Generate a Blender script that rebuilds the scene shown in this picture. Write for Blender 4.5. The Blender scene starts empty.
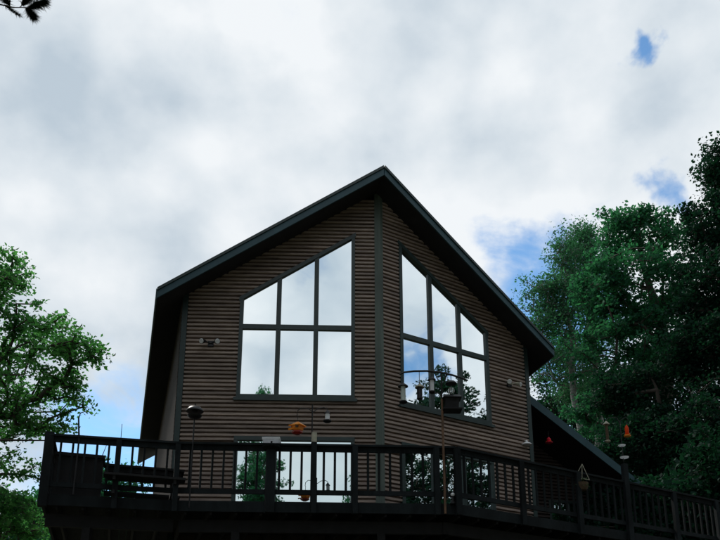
import bpy, bmesh, math, random
import numpy as np
from mathutils import Vector, Matrix
rnd = random.Random(7)
scene = bpy.context.scene
C = scene.collection

# ------------------------------------------------------------------ camera, sky, sun, exposure
EYE = 1.6
PITCH = 0.28403
F_PX = 816.0
cam_d = bpy.data.cameras.new("camera")
cam = bpy.data.objects.new("camera", cam_d)
C.objects.link(cam)
cam.location = (0, 0, EYE)
cam.rotation_euler = (math.pi/2 + PITCH, 0, 0)
cam_d.sensor_width = 36.0
cam_d.lens = 36.0*F_PX/720.0
cam_d.shift_y = 210.0/720.0          # the photograph is the upper part of a taller frame
cam_d.clip_end = 2000
scene.camera = cam

SUN_EL, SUN_AZ = math.radians(50), math.radians(-38)     # high, behind the house and a little to its left
world = bpy.data.worlds.new("World")
scene.world = world
world.use_nodes = True
W = world.node_tree
W.nodes.clear()
def wn(t, **k):
    n = W.nodes.new(t)
    for a, b in k.items(): setattr(n, a, b)
    return n
def wl(a, b): W.links.new(a, b)
wout = wn('ShaderNodeOutputWorld')
skyt = wn('ShaderNodeTexSky', sky_type='NISHITA')
skyt.sun_disc = False
skyt.sun_elevation = SUN_EL
skyt.sun_rotation = SUN_AZ
skyt.ozone_density = 0.7
skyt.air_density = 1.0
skyt.dust_density = 0.3
bg1 = wn('ShaderNodeBackground'); bg1.inputs[1].default_value = 0.15
tint = wn('ShaderNodeVectorMath', operation='MULTIPLY'); tint.inputs[1].default_value = (.72, 1.0, 1.12)
wl(skyt.outputs[0], tint.inputs[0]); wl(tint.outputs[0], bg1.inputs[0])
tc = wn('ShaderNodeTexCoord')
def noise(scale, detail, rough, off=(0, 0, 0), sc=(1, 1, 1.6), dist=0.0):
    mp = wn('ShaderNodeMapping'); mp.inputs['Location'].default_value = off; mp.inputs['Scale'].default_value = sc
    wl(tc.outputs['Generated'], mp.inputs[0])
    n = wn('ShaderNodeTexNoise'); n.inputs['Scale'].default_value = scale; n.inputs['Detail'].default_value = detail
    n.inputs['Roughness'].default_value = rough; n.inputs['Distortion'].default_value = dist
    wl(mp.outputs[0], n.inputs['Vector'])
    return n.outputs['Fac']
def mth(op, a, b=None, clamp=False):
    n = wn('ShaderNodeMath', operation=op); n.use_clamp = clamp
    for i, v in enumerate((a, b)):
        if v is None: continue
        if isinstance(v, (int, float)): n.inputs[i].default_value = v
        else: wl(v, n.inputs[i])
    return n.outputs[0]
def warped(scale, amt, detail=5):
    n = wn('ShaderNodeTexNoise'); n.inputs['Scale'].default_value = scale; n.inputs['Detail'].default_value = detail
    wl(tc.outputs['Generated'], n.inputs['Vector'])
    a = wn('ShaderNodeVectorMath', operation='SUBTRACT'); wl(n.outputs['Color'], a.inputs[0]); a.inputs[1].default_value = (.5, .5, .5)
    b = wn('ShaderNodeVectorMath', operation='SCALE'); wl(a.outputs[0], b.inputs[0]); b.inputs['Scale'].default_value = amt
    c = wn('ShaderNodeVectorMath', operation='ADD'); wl(tc.outputs['Generated'], c.inputs[0]); wl(b.outputs[0], c.inputs[1])
    return c.outputs[0]
WARP = warped(13.0, .15, 8)
def spot(c, r0, r1):
    d = wn('ShaderNodeVectorMath', operation='DISTANCE'); wl(WARP, d.inputs[0])
    v = Vector(c).normalized(); d.inputs[1].default_value = v
    m = wn('ShaderNodeMapRange', interpolation_type='SMOOTHSTEP'); wl(d.outputs['Value'], m.inputs[0])
    m.inputs[1].default_value = r0; m.inputs[2].default_value = r1; m.inputs[3].default_value = 1; m.inputs[4].default_value = 0
    return m.outputs[0]
big = noise(3.9, 6, 0.55, (0.35, 0.1, 0.4), sc=(1, 1, 1.25))
fine = noise(8.5, 5, 0.42, (1.3, 2.1, 0.2), sc=(1, 1, 1.25))
tone = mth('ADD', mth('MULTIPLY', big, 0.50), mth('MULTIPLY', fine, 0.50))
bright = mth('MULTIPLY', spot((-.10, .69, .717), 0.0, .10), .10)
bright2 = mth('MULTIPLY', spot((.11, .85, .52), 0.0, .22), .07)
tone = mth('ADD', mth('ADD', tone, bright), bright2)
ramp = wn('ShaderNodeValToRGB'); wl(tone, ramp.inputs[0])
el = ramp.color_ramp.elements
el[0].position = 0.385; el[0].color = (0.51, 0.60, 0.685, 1)
el[1].position = 0.61; el[1].color = (0.89, 0.925, 0.955, 1)
e = el.new(0.50); e.color = (0.72, 0.785, 0.84, 1)
bg2 = wn('ShaderNodeBackground'); bg2.inputs[1].default_value = 1.0
wl(ramp.outputs[0], bg2.inputs[0])
# gaps in the cloud where blue shows
holes = None
for c, r0, r1, k in (((.279, .686, .672), .0, .038, 1.15), ((.190, .84, .508), .0, .085, .95), ((.225, .856, .45), .0, .15, 1.25),
                     ((.337, .768, .535), .0, .040, .85), ((-.30, .913, .290), .0, .17, 1.0), ((.28, .91, .33), .0, .2, .55),
                     ((.829, -.376, .415), .0, .09, 1.0), ((.0, -.86, .50), .0, .06, .4)):
    s = mth('MULTIPLY', spot(c, r0, r1), k)
    holes = s if holes is None else mth('MAXIMUM', holes, s)
hn = noise(14.0, 6, 0.6, (4.1, .3, 2.2), dist=0.6)
hm = mth('SUBTRACT', holes, mth('MULTIPLY', mth('SUBTRACT', hn, .30), 1.15))
mr = wn('ShaderNodeMapRange', interpolation_type='SMOOTHSTEP'); wl(hm, mr.inputs[0])
mr.inputs[1].default_value = -0.06; mr.inputs[2].default_value = 0.72
mixs = wn('ShaderNodeMixShader')
wl(mr.outputs[0], mixs.inputs[0]); wl(bg2.outputs[0], mixs.inputs[1]); wl(bg1.outputs[0], mixs.inputs[2])
wl(mixs.outputs[0], wout.inputs[0])

sun_d = bpy.data.lights.new("sun", 'SUN'); sun_d.energy = 3.0; sun_d.angle = math.radians(10); sun_d.color = (1.0, .96, .88)
sun = bpy.data.objects.new("sun", sun_d); C.objects.link(sun)
sd = Vector((math.sin(SUN_AZ)*math.cos(SUN_EL), math.cos(SUN_AZ)*math.cos(SUN_EL), math.sin(SUN_EL)))
sun.rotation_euler = sd.to_track_quat('Z', 'Y').to_euler()
sun.location = sd*60

scene.view_settings.view_transform = 'Standard'
scene.view_settings.look = 'None'
scene.view_settings.exposure = 0.0
scene.view_settings.gamma = 1.0

# ------------------------------------------------------------------ materials
def mat(name, col, rough=.7, var=.25, nscale=6.0, bump=.15, bscale=30.0, metallic=0.0, spec=.5, stretch=(1, 1, 1), objvar=0.0, col2=None, coord='Object'):
    m = bpy.data.materials.new(name); m.use_nodes = True
    t = m.node_tree; b = t.nodes['Principled BSDF']
    b.inputs['Roughness'].default_value = rough; b.inputs['Metallic'].default_value = metallic
    b.inputs['Specular IOR Level'].default_value = spec
    co = t.nodes.new('ShaderNodeTexCoord'); mp = t.nodes.new('ShaderNodeMapping'); mp.inputs['Scale'].default_value = stretch
    t.links.new(co.outputs[coord], mp.inputs[0])
    n = t.nodes.new('ShaderNodeTexNoise'); n.inputs['Scale'].default_value = nscale; n.inputs['Detail'].default_value = 6
    t.links.new(mp.outputs[0], n.inputs['Vector'])
    r = t.nodes.new('ShaderNodeValToRGB')
    lo = tuple(c*(1-var) for c in col); hi = tuple(min(1, c*(1+var)) for c in (col2 or col))
    r.color_ramp.elements[0].position = .3; r.color_ramp.elements[0].color = (*lo, 1)
    r.color_ramp.elements[1].position = .7; r.color_ramp.elements[1].color = (*hi, 1)
    t.links.new(n.outputs['Fac'], r.inputs[0])
    out = r.outputs[0]
    if objvar:
        oi = t.nodes.new('ShaderNodeObjectInfo'); ma = t.nodes.new('ShaderNodeMapRange')
        ma.inputs[3].default_value = 1-objvar; ma.inputs[4].default_value = 1+objvar
        t.links.new(oi.outputs['Random'], ma.inputs[0])
        mx = t.nodes.new('ShaderNodeVectorMath'); mx.operation = 'SCALE'
        t.links.new(out, mx.inputs[0]); t.links.new(ma.outputs[0], mx.inputs['Scale']); out = mx.outputs[0]
    t.links.new(out, b.inputs['Base Color'])
    if bump:
        n2 = t.nodes.new('ShaderNodeTexNoise'); n2.inputs['Scale'].default_value = bscale; n2.inputs['Detail'].default_value = 4
        t.links.new(mp.outputs[0], n2.inputs['Vector'])
        bp = t.nodes.new('ShaderNodeBump'); bp.inputs['Strength'].default_value = bump; bp.inputs['Distance'].default_value = .02
        t.links.new(n2.outputs['Fac'], bp.inputs['Height']); t.links.new(bp.outputs[0], b.inputs['Normal'])
    return m
M = {}
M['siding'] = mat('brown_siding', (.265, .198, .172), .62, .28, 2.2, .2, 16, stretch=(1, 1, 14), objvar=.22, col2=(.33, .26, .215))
M['siding_shaded'] = mat('shaded_brown_siding', (.065, .048, .044), .8, .2, 2.2, .2, 16, stretch=(1, 1, 14))  # siding colour darkened to put shade into the side and wing walls
M['trim'] = mat('dark_green_trim', (.020, .042, .040), .45, .2, 5, .1, 20, objvar=.08)
M['post'] = mat('grey_green_post', (.095, .125, .105), .6, .3, 4, .25, 22, stretch=(1, 1, .25))
M['fascia'] = mat('teal_fascia', (.034, .085, .105), .5, .2, 3, .08, 20, spec=.35)
M['soffit'] = mat('dark_soffit', (.022, .022, .026), .8, .2, 3, .1, 20)
M['shingle'] = mat('grey_shingle', (.09, .09, .09), .9, .3, 9, .5, 40)
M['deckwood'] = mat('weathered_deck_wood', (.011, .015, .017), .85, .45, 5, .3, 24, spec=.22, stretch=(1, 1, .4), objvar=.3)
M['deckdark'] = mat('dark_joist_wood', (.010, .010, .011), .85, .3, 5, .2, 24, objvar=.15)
M['block'] = mat('basement_block', (.12, .12, .12), .9, .2, 6, .3, 30)
M['metal'] = mat('black_iron', (.018, .018, .02), .45, .2, 8, .05, 30, metallic=.3)
M['rust'] = mat('rusty_pole', (.16, .085, .045), .6, .5, 18, .2, 60, stretch=(1, 1, .3))
M['white'] = mat('white_paint', (.78, .79, .80), .35, .05, 8, .03, 30)
M['cream'] = mat('weathered_cream_wood', (.42, .40, .31), .7, .25, 14, .2, 40)
M['orange'] = mat('orange_plastic', (.85, .26, .02), .3, .12, 8, 0)
M['darkred'] = mat('dark_red_plastic', (.38, .03, .015), .3, .15, 8, 0)
M['red'] = mat('red_plastic', (.75, .02, .05), .25, .12, 8, 0)
M['plant'] = mat('basket_leaf', (.05, .11, .03), .6, .4, 12, 0)
M['soil'] = mat('coir_basket', (.09, .06, .035), .95, .3, 20, .4, 60)
M['bark'] = mat('grey_brown_bark', (.075, .062, .052), .9, .4, 4, .6, 18, stretch=(1, 1, .3))
M['birch'] = mat('pale_birch_bark', (.22, .23, .21), .8, .45, 5, .3, 18, stretch=(1, 1, 2.5))
M['seedglass'] = mat('frosted_seed_tube', (.55, .62, .58), .15, .2, 9, 0)
M['ground'] = mat('leafy_ground', (.045, .055, .028), .95, .45, .8, .5, 8, col2=(.075, .07, .04))

def glass(name, tint=(.96, 1.0, 1.0), refl=.985):
    m = bpy.data.materials.new(name); m.use_nodes = True
    t = m.node_tree; t.nodes.clear()
    o = t.nodes.new('ShaderNodeOutputMaterial'); g = t.nodes.new('ShaderNodeBsdfGlossy'); d = t.nodes.new('ShaderNodeBsdfDiffuse'); x = t.nodes.new('ShaderNodeMixShader')
    g.inputs['Color'].default_value = (*tint, 1); g.inputs['Roughness'].default_value = .012
    d.inputs['Color'].default_value = (.012, .016, .018, 1)
    x.inputs[0].default_value = refl
    co = t.nodes.new('ShaderNodeTexCoord'); n = t.nodes.new('ShaderNodeTexNoise'); n.inputs['Scale'].default_value = 1.1; n.inputs['Detail'].default_value = 1
    b = t.nodes.new('ShaderNodeBump'); b.inputs['Strength'].default_value = .25; b.inputs['Distance'].default_value = .012
    t.links.new(co.outputs['Object'], n.inputs['Vector']); t.links.new(n.outputs['Fac'], b.inputs['Height']); t.links.new(b.outputs[0], g.inputs['Normal'])
    t.links.new(d.outputs[0], x.inputs[1]); t.links.new(g.outputs[0], x.inputs[2]); t.links.new(x.outputs[0], o.inputs[0])
    return m
M['glass'] = glass('coated_window_glass')
M['doorglass'] = glass('patio_door_glass', (.80, .90, .90), .88)

def translucent(name, col, k=.5):
    m = bpy.data.materials.new(name); m.use_nodes = True
    t = m.node_tree; b = t.nodes['Principled BSDF']; o = t.nodes['Material Output']
    b.inputs['Base Color'].default_value = (*col, 1); b.inputs['Roughness'].default_value = .35
    tr = t.nodes.new('ShaderNodeBsdfTranslucent'); tr.inputs[0].default_value = (*col, 1); x = t.nodes.new('ShaderNodeMixShader'); x.inputs[0].default_value = k
    t.links.new(b.outputs[0], x.inputs[1]); t.links.new(tr.outputs[0], x.inputs[2]); t.links.new(x.outputs[0], o.inputs[0])
    return m
def clearglass(name, col, rough=.05):
    m = bpy.data.materials.new(name); m.use_nodes = True
    b = m.node_tree.nodes['Principled BSDF']
    b.inputs['Base Color'].default_value = (*col, 1); b.inputs['Roughness'].default_value = rough
    b.inputs['Transmission Weight'].default_value = .85; b.inputs['IOR'].default_value = 1.35
    return m
M['milky'] = translucent('milky_white_plastic', (.88, .89, .90), .6)
M['orange_milky'] = translucent('orange_translucent_plastic', (1.0, .42, .03), .35)
M['redglass'] = translucent('orange_nectar_glass', (.95, .16, .02), .7)
M['clear'] = clearglass('clear_feeder_glass', (.92, .97, .95))

def leafmat(name, c1, c2, trans=.45):
    m = bpy.data.materials.new(name); m.use_nodes = True
    t = m.node_tree; t.nodes.clear()
    o = t.nodes.new('ShaderNodeOutputMaterial'); b = t.nodes.new('ShaderNodeBsdfPrincipled'); tr = t.nodes.new('ShaderNodeBsdfTranslucent'); x = t.nodes.new('ShaderNodeMixShader')
    g = t.nodes.new('ShaderNodeNewGeometry'); co = t.nodes.new('ShaderNodeTexCoord'); n = t.nodes.new('ShaderNodeTexNoise'); n.inputs['Scale'].default_value = .9
    t.links.new(co.outputs['Object'], n.inputs['Vector'])
    ad = t.nodes.new('ShaderNodeMath'); ad.operation = 'MULTIPLY_ADD'; ad.inputs[1].default_value = .45
    t.links.new(g.outputs['Random Per Island'], ad.inputs[0]); 
    mu = t.nodes.new('ShaderNodeMath'); mu.operation = 'MULTIPLY'; mu.inputs[1].default_value = .6; t.links.new(n.outputs['Fac'], mu.inputs[0]); t.links.new(mu.outputs[0], ad.inputs[2])
    r = t.nodes.new('ShaderNodeValToRGB'); t.links.new(ad.outputs[0], r.inputs[0])
    r.color_ramp.elements[0].position = .2; r.color_ramp.elements[0].color = (*c1, 1)
    r.color_ramp.elements[1].position = .75; r.color_ramp.elements[1].color = (*c2, 1)
    t.links.new(r.outputs[0], b.inputs['Base Color']); b.inputs['Roughness'].default_value = .7; b.inputs['Specular IOR Level'].default_value = .06
    sc = t.nodes.new('ShaderNodeVectorMath'); sc.operation = 'MULTIPLY'; sc.inputs[1].default_value = (1.0, 1.7, .9)
    t.links.new(r.outputs[0], sc.inputs[0]); t.links.new(sc.outputs[0], tr.inputs['Color'])
    x.inputs[0].default_value = trans
    t.links.new(b.outputs[0], x.inputs[1]); t.links.new(tr.outputs[0], x.inputs[2]); t.links.new(x.outputs[0], o.inputs[0])
    return m
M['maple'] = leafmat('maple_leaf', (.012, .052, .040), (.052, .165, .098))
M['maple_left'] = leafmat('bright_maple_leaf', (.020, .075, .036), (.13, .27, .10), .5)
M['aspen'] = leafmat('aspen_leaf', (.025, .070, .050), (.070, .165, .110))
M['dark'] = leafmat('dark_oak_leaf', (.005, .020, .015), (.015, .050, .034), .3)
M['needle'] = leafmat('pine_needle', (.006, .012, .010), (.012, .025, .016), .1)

# ------------------------------------------------------------------ object helpers
def tag(o, label=None, cat=None, group=None, kind=None):
    if label: o['label'] = label
    if cat: o['category'] = cat
    if group: o['group'] = group
    if kind: o['kind'] = kind
    return o
def thing(name, label, cat, loc=(0, 0, 0), group=None):
    o = bpy.data.objects.new(name, None); C.objects.link(o); o.location = loc; o.empty_display_size = .2
    return tag(o, label, cat, group)
def link(name, me, m, parent=None):
    if m is not None and not me.materials: me.materials.append(m)
    o = bpy.data.objects.new(name, me); C.objects.link(o)
    if parent is not None:
        o.parent = parent
        p = parent; off = Vector(p.location)
        while p.parent is not None: p = p.parent; off = off + Vector(p.location)
        o.location = -off         # geometry below is written in world coordinates
    return o
class MB:
    """collects simple solids in world coordinates; build() links them as one mesh object"""
    def __init__(s): s.bm = bmesh.new()
    def hexa(s, b, t):            # b, t: matching bottom and top loops of 3D points
        vb = [s.bm.verts.new(p) for p in b]; vt = [s.bm.verts.new(p) for p in t]; n = len(b)
        s.bm.faces.new(vb[::-1]); s.bm.faces.new(vt)
        for i in range(n):
            j = (i+1) % n; s.bm.faces.new((vb[i], vb[j], vt[j], vt[i]))
        return s
    def box(s, c, size, rz=0.0, rx=0.0, ry=0.0):
        R = Matrix.Rotation(rz, 3, 'Z') @ Matrix.Rotation(ry, 3, 'Y') @ Matrix.Rotation(rx, 3, 'X'); c = Vector(c); x, y, z = [v/2 for v in size]
        q = [(-x, -y), (x, -y), (x, y), (-x, y)]
        return s.hexa([c + R @ Vector((a, b, -z)) for a, b in q], [c + R @ Vector((a, b, z)) for a, b in q])
    def bar(s, a, b, w, h, up=(0, 0, 1)):   # rectangular bar from a to b
        a, b = Vector(a), Vector(b); d = (b-a).normalized(); u = Vector(up)
        sd_ = d.cross(u)
        if sd_.length < 1e-3: sd_ = Vector((1, 0, 0))
        sd_.normalize(); u = sd_.cross(d).normalized()
        o = [(-w/2, -h/2), (w/2, -h/2), (w/2, h/2), (-w/2, h/2)]
        return s.hexa([a + sd_*i + u*j for i, j in o], [b + sd_*i + u*j for i, j in o])
    def tube(s, pts, rad, n=8):
        pts = [Vector(p) for p in pts]; rads = rad if isinstance(rad, (list, tuple)) else [rad]*len(pts)
        rings = []
        for i, p in enumerate(pts):
            d = (pts[min(i+1, len(pts)-1)] - pts[max(i-1, 0)]).normalized()
            a = d.cross(Vector((0, 0, 1)))
            if a.length < .05: a = d.cross(Vector((0, 1, 0)))
            a.normalize(); b = d.cross(a).normalized()
            rings.append([s.bm.verts.new(p + (a*math.cos(2*math.pi*k/n) + b*math.sin(2*math.pi*k/n))*rads[i]) for k in range(n)])
        for r0, r1 in zip(rings, rings[1:]):
            for k in range(n): s.bm.faces.new((r0[k], r0[(k+1) % n], r1[(k+1) % n], r1[k]))
        s.bm.faces.new(rings[0][::-1]); s.bm.faces.new(rings[-1])
        return s
    def lathe(s, c, prof, n=20, sq=None):   # prof: (radius, z) pairs from bottom to top
        c = Vector(c); rings = []
        for r, z in prof:
            rings.append([s.bm.verts.new(c + Vector((max(r, 1e-4)*math.cos(2*math.pi*k/n), max(r, 1e-4)*math.sin(2*math.pi*k/n), z))) for k in range(n)])
        for r0, r1 in zip(rings, rings[1:]):
            for k in range(n): s.bm.faces.new((r0[k], r0[(k+1) % n], r1[(k+1) % n], r1[k]))
        s.bm.faces.new(rings[0][::-1]); s.bm.faces.new(rings[-1])
        return s
    def mesh(s, name, smooth=False):
        bmesh.ops.recalc_face_normals(s.bm, faces=s.bm.faces[:])
        me = bpy.data.meshes.new(name); s.bm.to_mesh(me); s.bm.free()
        if smooth:
            for p in me.polygons: p.use_smooth = True
            if hasattr(me, 'set_sharp_from_angle'): me.set_sharp_from_angle(angle=math.radians(40))
        return me
    def build(s, name, m, parent=None, smooth=False): return link(name, s.mesh(name, smooth), m, parent)

# ------------------------------------------------------------------ frame of the house: ridge axis, prow facets
AX, PW = 0.28706, 0.2516
CR = Vector((math.cos(AX), math.sin(AX), 0)); BK = Vector((-math.sin(AX), math.cos(AX), 0))
O = Vector((0.411, 16.2, 0))
def H(cx, b, z): return O + CR*cx + BK*b + Vector((0, 0, z + EYE))       # house coordinates, heights above the eye
U = {'L': -CR*math.cos(PW) + BK*math.sin(PW), 'R': CR*math.cos(PW) + BK*math.sin(PW)}
N = {}
for k in 'LR':
    n_ = Vector((U[k].y, -U[k].x, 0)); N[k] = n_ if n_.dot(-O) > 0 else -n_
def F(sd_, u, n, z): return O + U[sd_]*u + N[sd_]*n + Vector((0, 0, z + EYE))
def fprism(mb, sd_, poly, n0, n1):
    mb.hexa([F(sd_, u, n0, z) for u, z in poly], [F(sd_, u, n1, z) for u, z in poly]); return mb
FLOOR = 3.60
cPW = math.cos(PW)
SL = 0.676
RIDGE, RT, RC = 11.768, 0.20, -0.082                                      # ridge height, roof thickness, ridge line offset
SLL, SLR = .66717, .67762
def rtop(c): return RIDGE - (SLL*(RC-c) if c < RC else SLR*(c-RC))        # roof surface height above a crosswise position
def under(k, u): return rtop((-u if k == 'L' else u)*cPW) - RT            # soffit height along a facet
def rake_u(k, z): return ((RIDGE-z)/SLL - RC)/cPW if k == 'L' else (RC + (RIDGE-z)/SLR)/cPW

# ------------------------------------------------------------------ ground: rises from the camera to the house, far to the horizon
def ground_z(x, y):
    t = min(1, max(0, (y-4)/14)); t = t*t*(3-2*t)
    u = min(1, max(0, (y-45)/70)); v = min(1, max(0, (-y-5)/60))
    return 2.0*t - 5.0*u - 2.0*v + .12*math.sin(x*.35)*math.cos(y*.3)
bm = bmesh.new()
gx = [-1500, -500, -200, -100, -60] + [i*4.0 for i in range(-12, 13)] + [60, 100, 200, 500, 1500]
grid = [[bm.verts.new((x, y, ground_z(x, y) if abs(x) < 300 and abs(y) < 300 else -5)) for x in gx] for y in gx]
for i in range(len(gx)-1):
    for j in range(len(gx)-1): bm.faces.new((grid[i][j], grid[i][j+1], grid[i+1][j+1], grid[i+1][j]))
me = bpy.data.meshes.new('ground'); bm.to_mesh(me); bm.free()
for p in me.polygons: p.use_smooth = True
tag(link('ground', me, M['ground']), kind='structure')

# ------------------------------------------------------------------ house
house = thing('house', 'brown sided house with a pointed glass prow front under a steep gable roof', 'house', H(0, 6, FLOOR))
HC, HB = 4.113, 1.059            # half width and where the prow meets the side walls
WC = 4.247                       # facet length
WI, WO = 0.605, 2.956            # glass extent from the corner post
ZS, ZTB, ZTT, ZO, ZI = 6.579, 8.099, 8.210, 8.822, 10.362
DOOR = 5.55
ws = (ZI-ZO)/(WO-WI)
def wtop(u): return ZI - ws*(u-WI)
# solid wall behind the boards
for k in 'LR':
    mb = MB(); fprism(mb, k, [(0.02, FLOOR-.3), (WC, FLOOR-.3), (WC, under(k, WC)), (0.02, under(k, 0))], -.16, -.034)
    mb.build('wall', M['siding_shaded'], house)
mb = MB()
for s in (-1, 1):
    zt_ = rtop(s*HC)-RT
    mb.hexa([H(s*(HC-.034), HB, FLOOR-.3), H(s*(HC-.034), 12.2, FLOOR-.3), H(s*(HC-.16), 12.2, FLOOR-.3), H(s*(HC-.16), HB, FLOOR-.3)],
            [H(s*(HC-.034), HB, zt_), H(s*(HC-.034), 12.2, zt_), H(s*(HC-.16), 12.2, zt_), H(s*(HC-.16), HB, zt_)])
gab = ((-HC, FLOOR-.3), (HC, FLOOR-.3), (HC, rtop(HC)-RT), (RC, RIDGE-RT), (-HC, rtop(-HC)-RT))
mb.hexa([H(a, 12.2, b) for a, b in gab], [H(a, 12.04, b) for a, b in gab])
mb.build('rear_wall', M['siding_shaded'], house)
# lap boards: one object each on the two prow facets
PITCHB = 0.0935
prof = [(-.032, 0), (.044, 0), (.048, .005), (.048, .046), (.043, .052), (-.012, .056), (-.024, .062), (-.024, PITCHB-.001), (-.032, PITCHB-.001)]
def board(mb, f, u0, u1, z0):
    """f(u, n, z) -> point; u0, u1 are functions of height"""
    a = [f(u0(z0+z), n, z0+z) for n, z in prof]; b = [f(u1(z0+z), n, z0+z) for n, z in prof]
    mb.hexa(a, b)
T = .08
for k in 'LR':
    row = 0
    z = FLOOR - .02
    while z < RIDGE - RT - .16:
        zm = z + PITCHB/2
        rk = lambda _z: min(WC-.09, rake_u(k, _z + RT - .025))
        spans = []
        c0 = lambda _z: .085
        cN = (lambda v: (lambda _z: v))
        if zm < DOOR + T:
            spans = [(c0, cN(WI-T)), (cN(WO+T), rk)]
        elif ZS - T < zm < ZI + .09:
            lim = lambda _z: max(WI-T, min(WO+T, WI + (ZI + .09 - _z)/ws))
            spans = [(c0, cN(WI-T)), (lim, rk)]
            if lim(z) - (WI-T) < .05: spans = [(c0, rk)]
        else:
            spans = [(c0, rk)]
        for f0, f1 in spans:
            if f1(z) - f0(z) < .06: continue
            L_ = f1(z) - f0(z); cuts = [None]
            if L_ > 2.6 and rnd.random() < .30: cuts = [rnd.uniform(.25, .75)*L_ + f0(z)]
            if cuts[0] is None: parts = [(f0, f1)]
            else: parts = [(f0, cN(cuts[0]-.002)), (cN(cuts[0]+.002), f1)]
            for g0, g1 in parts:
                mb = MB(); jz = rnd.uniform(-.0015, .0015); board(mb, lambda u, n, zz: F(k, u, n+jz, zz), g0, g1, z)
                mb.build('siding_board', M['siding'], house)
        z += PITCHB
# boards of the side walls, only seen edge-on in the dark under the eaves
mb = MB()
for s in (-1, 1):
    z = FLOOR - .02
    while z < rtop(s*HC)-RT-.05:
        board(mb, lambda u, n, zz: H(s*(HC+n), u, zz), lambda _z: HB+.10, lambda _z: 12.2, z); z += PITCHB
tag(mb.build('side_siding', M['siding_shaded'], house), kind='stuff')
# post at the point of the prow and trims at the outer corners
w = .088
mb = MB()
c_in = [F('L', w, .055, 0), F('L', w, 0, 0), F('R', w, 0, 0), F('R', w, .055, 0), F('R', .012, .068, 0), F('L', .012, .068, 0)]
mb.hexa([Vector((p.x, p.y, EYE+FLOOR-.25)) for p in c_in], [Vector((p.x, p.y, EYE+rtop(0)-RT+.04)) for p in c_in])
mb.build('corner_post', M['post'], house)
for k in 'LR':
    mb = MB(); fprism(mb, k, [(WC-.085, FLOOR-.2), (WC+.03, FLOOR-.2), (WC+.03, under(k, WC)), (WC-.085, under(k, WC-.085))], -.02, .058)
    mb.build('corner_trim', M['trim'], house)
# tall windows and patio doors
def pane_col(i, n=3):
    wdt = (WO-WI - .1*(n-1))/n
    a = WI + i*(wdt+.1); return a, a+wdt
for k in 'LR':
    mb = MB()
    fprism(mb, k, [(WI-T, ZS-.085), (WI, ZS-.085), (WI, wtop(WI)), (WI-T, wtop(WI-T))], 0, .062)
    fprism(mb, k, [(WO, ZS-.085), (WO+T, ZS-.085), (WO+T, wtop(WO+T)), (WO, wtop(WO))], 0, .062)
    fprism(mb, k, [(WI-T-.02, wtop(WI-T-.02)), (WO+T+.02, wtop(WO+T+.02)), (WO+T+.02, wtop(WO+T+.02)+.10), (WI-T-.02, wtop(WI-T-.02)+.10)], 0, .066)
    fprism(mb, k, [(WI-T-.05, ZS-.15), (WO+T+.05, ZS-.15), (WO+T+.05, ZS-.0851), (WI-T-.05, ZS-.0851)], 0, .10)
    fprism(mb, k, [(WI, ZS-.085), (WO, ZS-.085), (WO, ZS), (WI, ZS)], 0, .060)
    wf = mb.build('picture_window', M['trim'], house)
    mb = MB(); fprism(mb, k, [(WI, ZTB), (WO, ZTB), (WO, ZTT), (WI, ZTT)], 0, .058); mb.build('transom_bar', M['trim'], wf)
    for i in range(2):
        a = pane_col(i)[1]
        mb = MB(); fprism(mb, k, [(a, ZS), (a+.1, ZS), (a+.1, wtop(a+.1)), (a, wtop(a))], 0, .055); mb.build('mullion', M['trim'], wf)
    for i in range(3):
        a, b = pane_col(i)
        mb = MB(); fprism(mb, k, [(a, ZS), (b, ZS), (b, ZTB), (a, ZTB)], 0.002, .014+.001*i); mb.build('pane', M['glass'], wf)
        mb = MB(); fprism(mb, k, [(a, ZTT), (b, ZTT), (b, wtop(b)), (a, wtop(a))], 0.002, .015+.001*i); mb.build('pane', M['glass'], wf)
    mb = MB()
    fprism(mb, k, [(WI-T, FLOOR), (WI, FLOOR), (WI, DOOR), (WI-T, DOOR)], 0, .060)
    fprism(mb, k, [(WO, FLOOR), (WO+T, FLOOR), (WO+T, DOOR), (WO, DOOR)], 0, .060)
    fprism(mb, k, [(WI-T, DOOR), (WO+T, DOOR), (WO+T, DOOR+.09), (WI-T, DOOR+.09)], 0, .064)
    fprism(mb, k, [(WI, FLOOR), (WO, FLOOR), (WO, FLOOR+.12), (WI, FLOOR+.12)], 0, .055)
    df = mb.build('patio_door', M['trim'], house)
    for i in range(3):
        a, b = pane_col(i)
        mb = MB(); fprism(mb, k, [(a, FLOOR+.12), (b, FLOOR+.12), (b, DOOR), (a, DOOR)], 0.002, .014+.001*i); mb.build('pane', M['doorglass'], df)
        if i < 2:
            mb = MB(); fprism(mb, k, [(b, FLOOR+.12), (b+.1, FLOOR+.12), (b+.1, DOOR), (b, DOOR)], 0, .05)
            mb.build('stile', M['white'] if False else M['trim'], df)
    mb = MB(); a = pane_col(1)[0]; mb.bar(F(k, a-.05, .075, FLOOR+.95), F(k, a-.05, .075, FLOOR+1.2), .03, .03, up=N[k]); mb.build('handle', M['white'], df)
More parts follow.
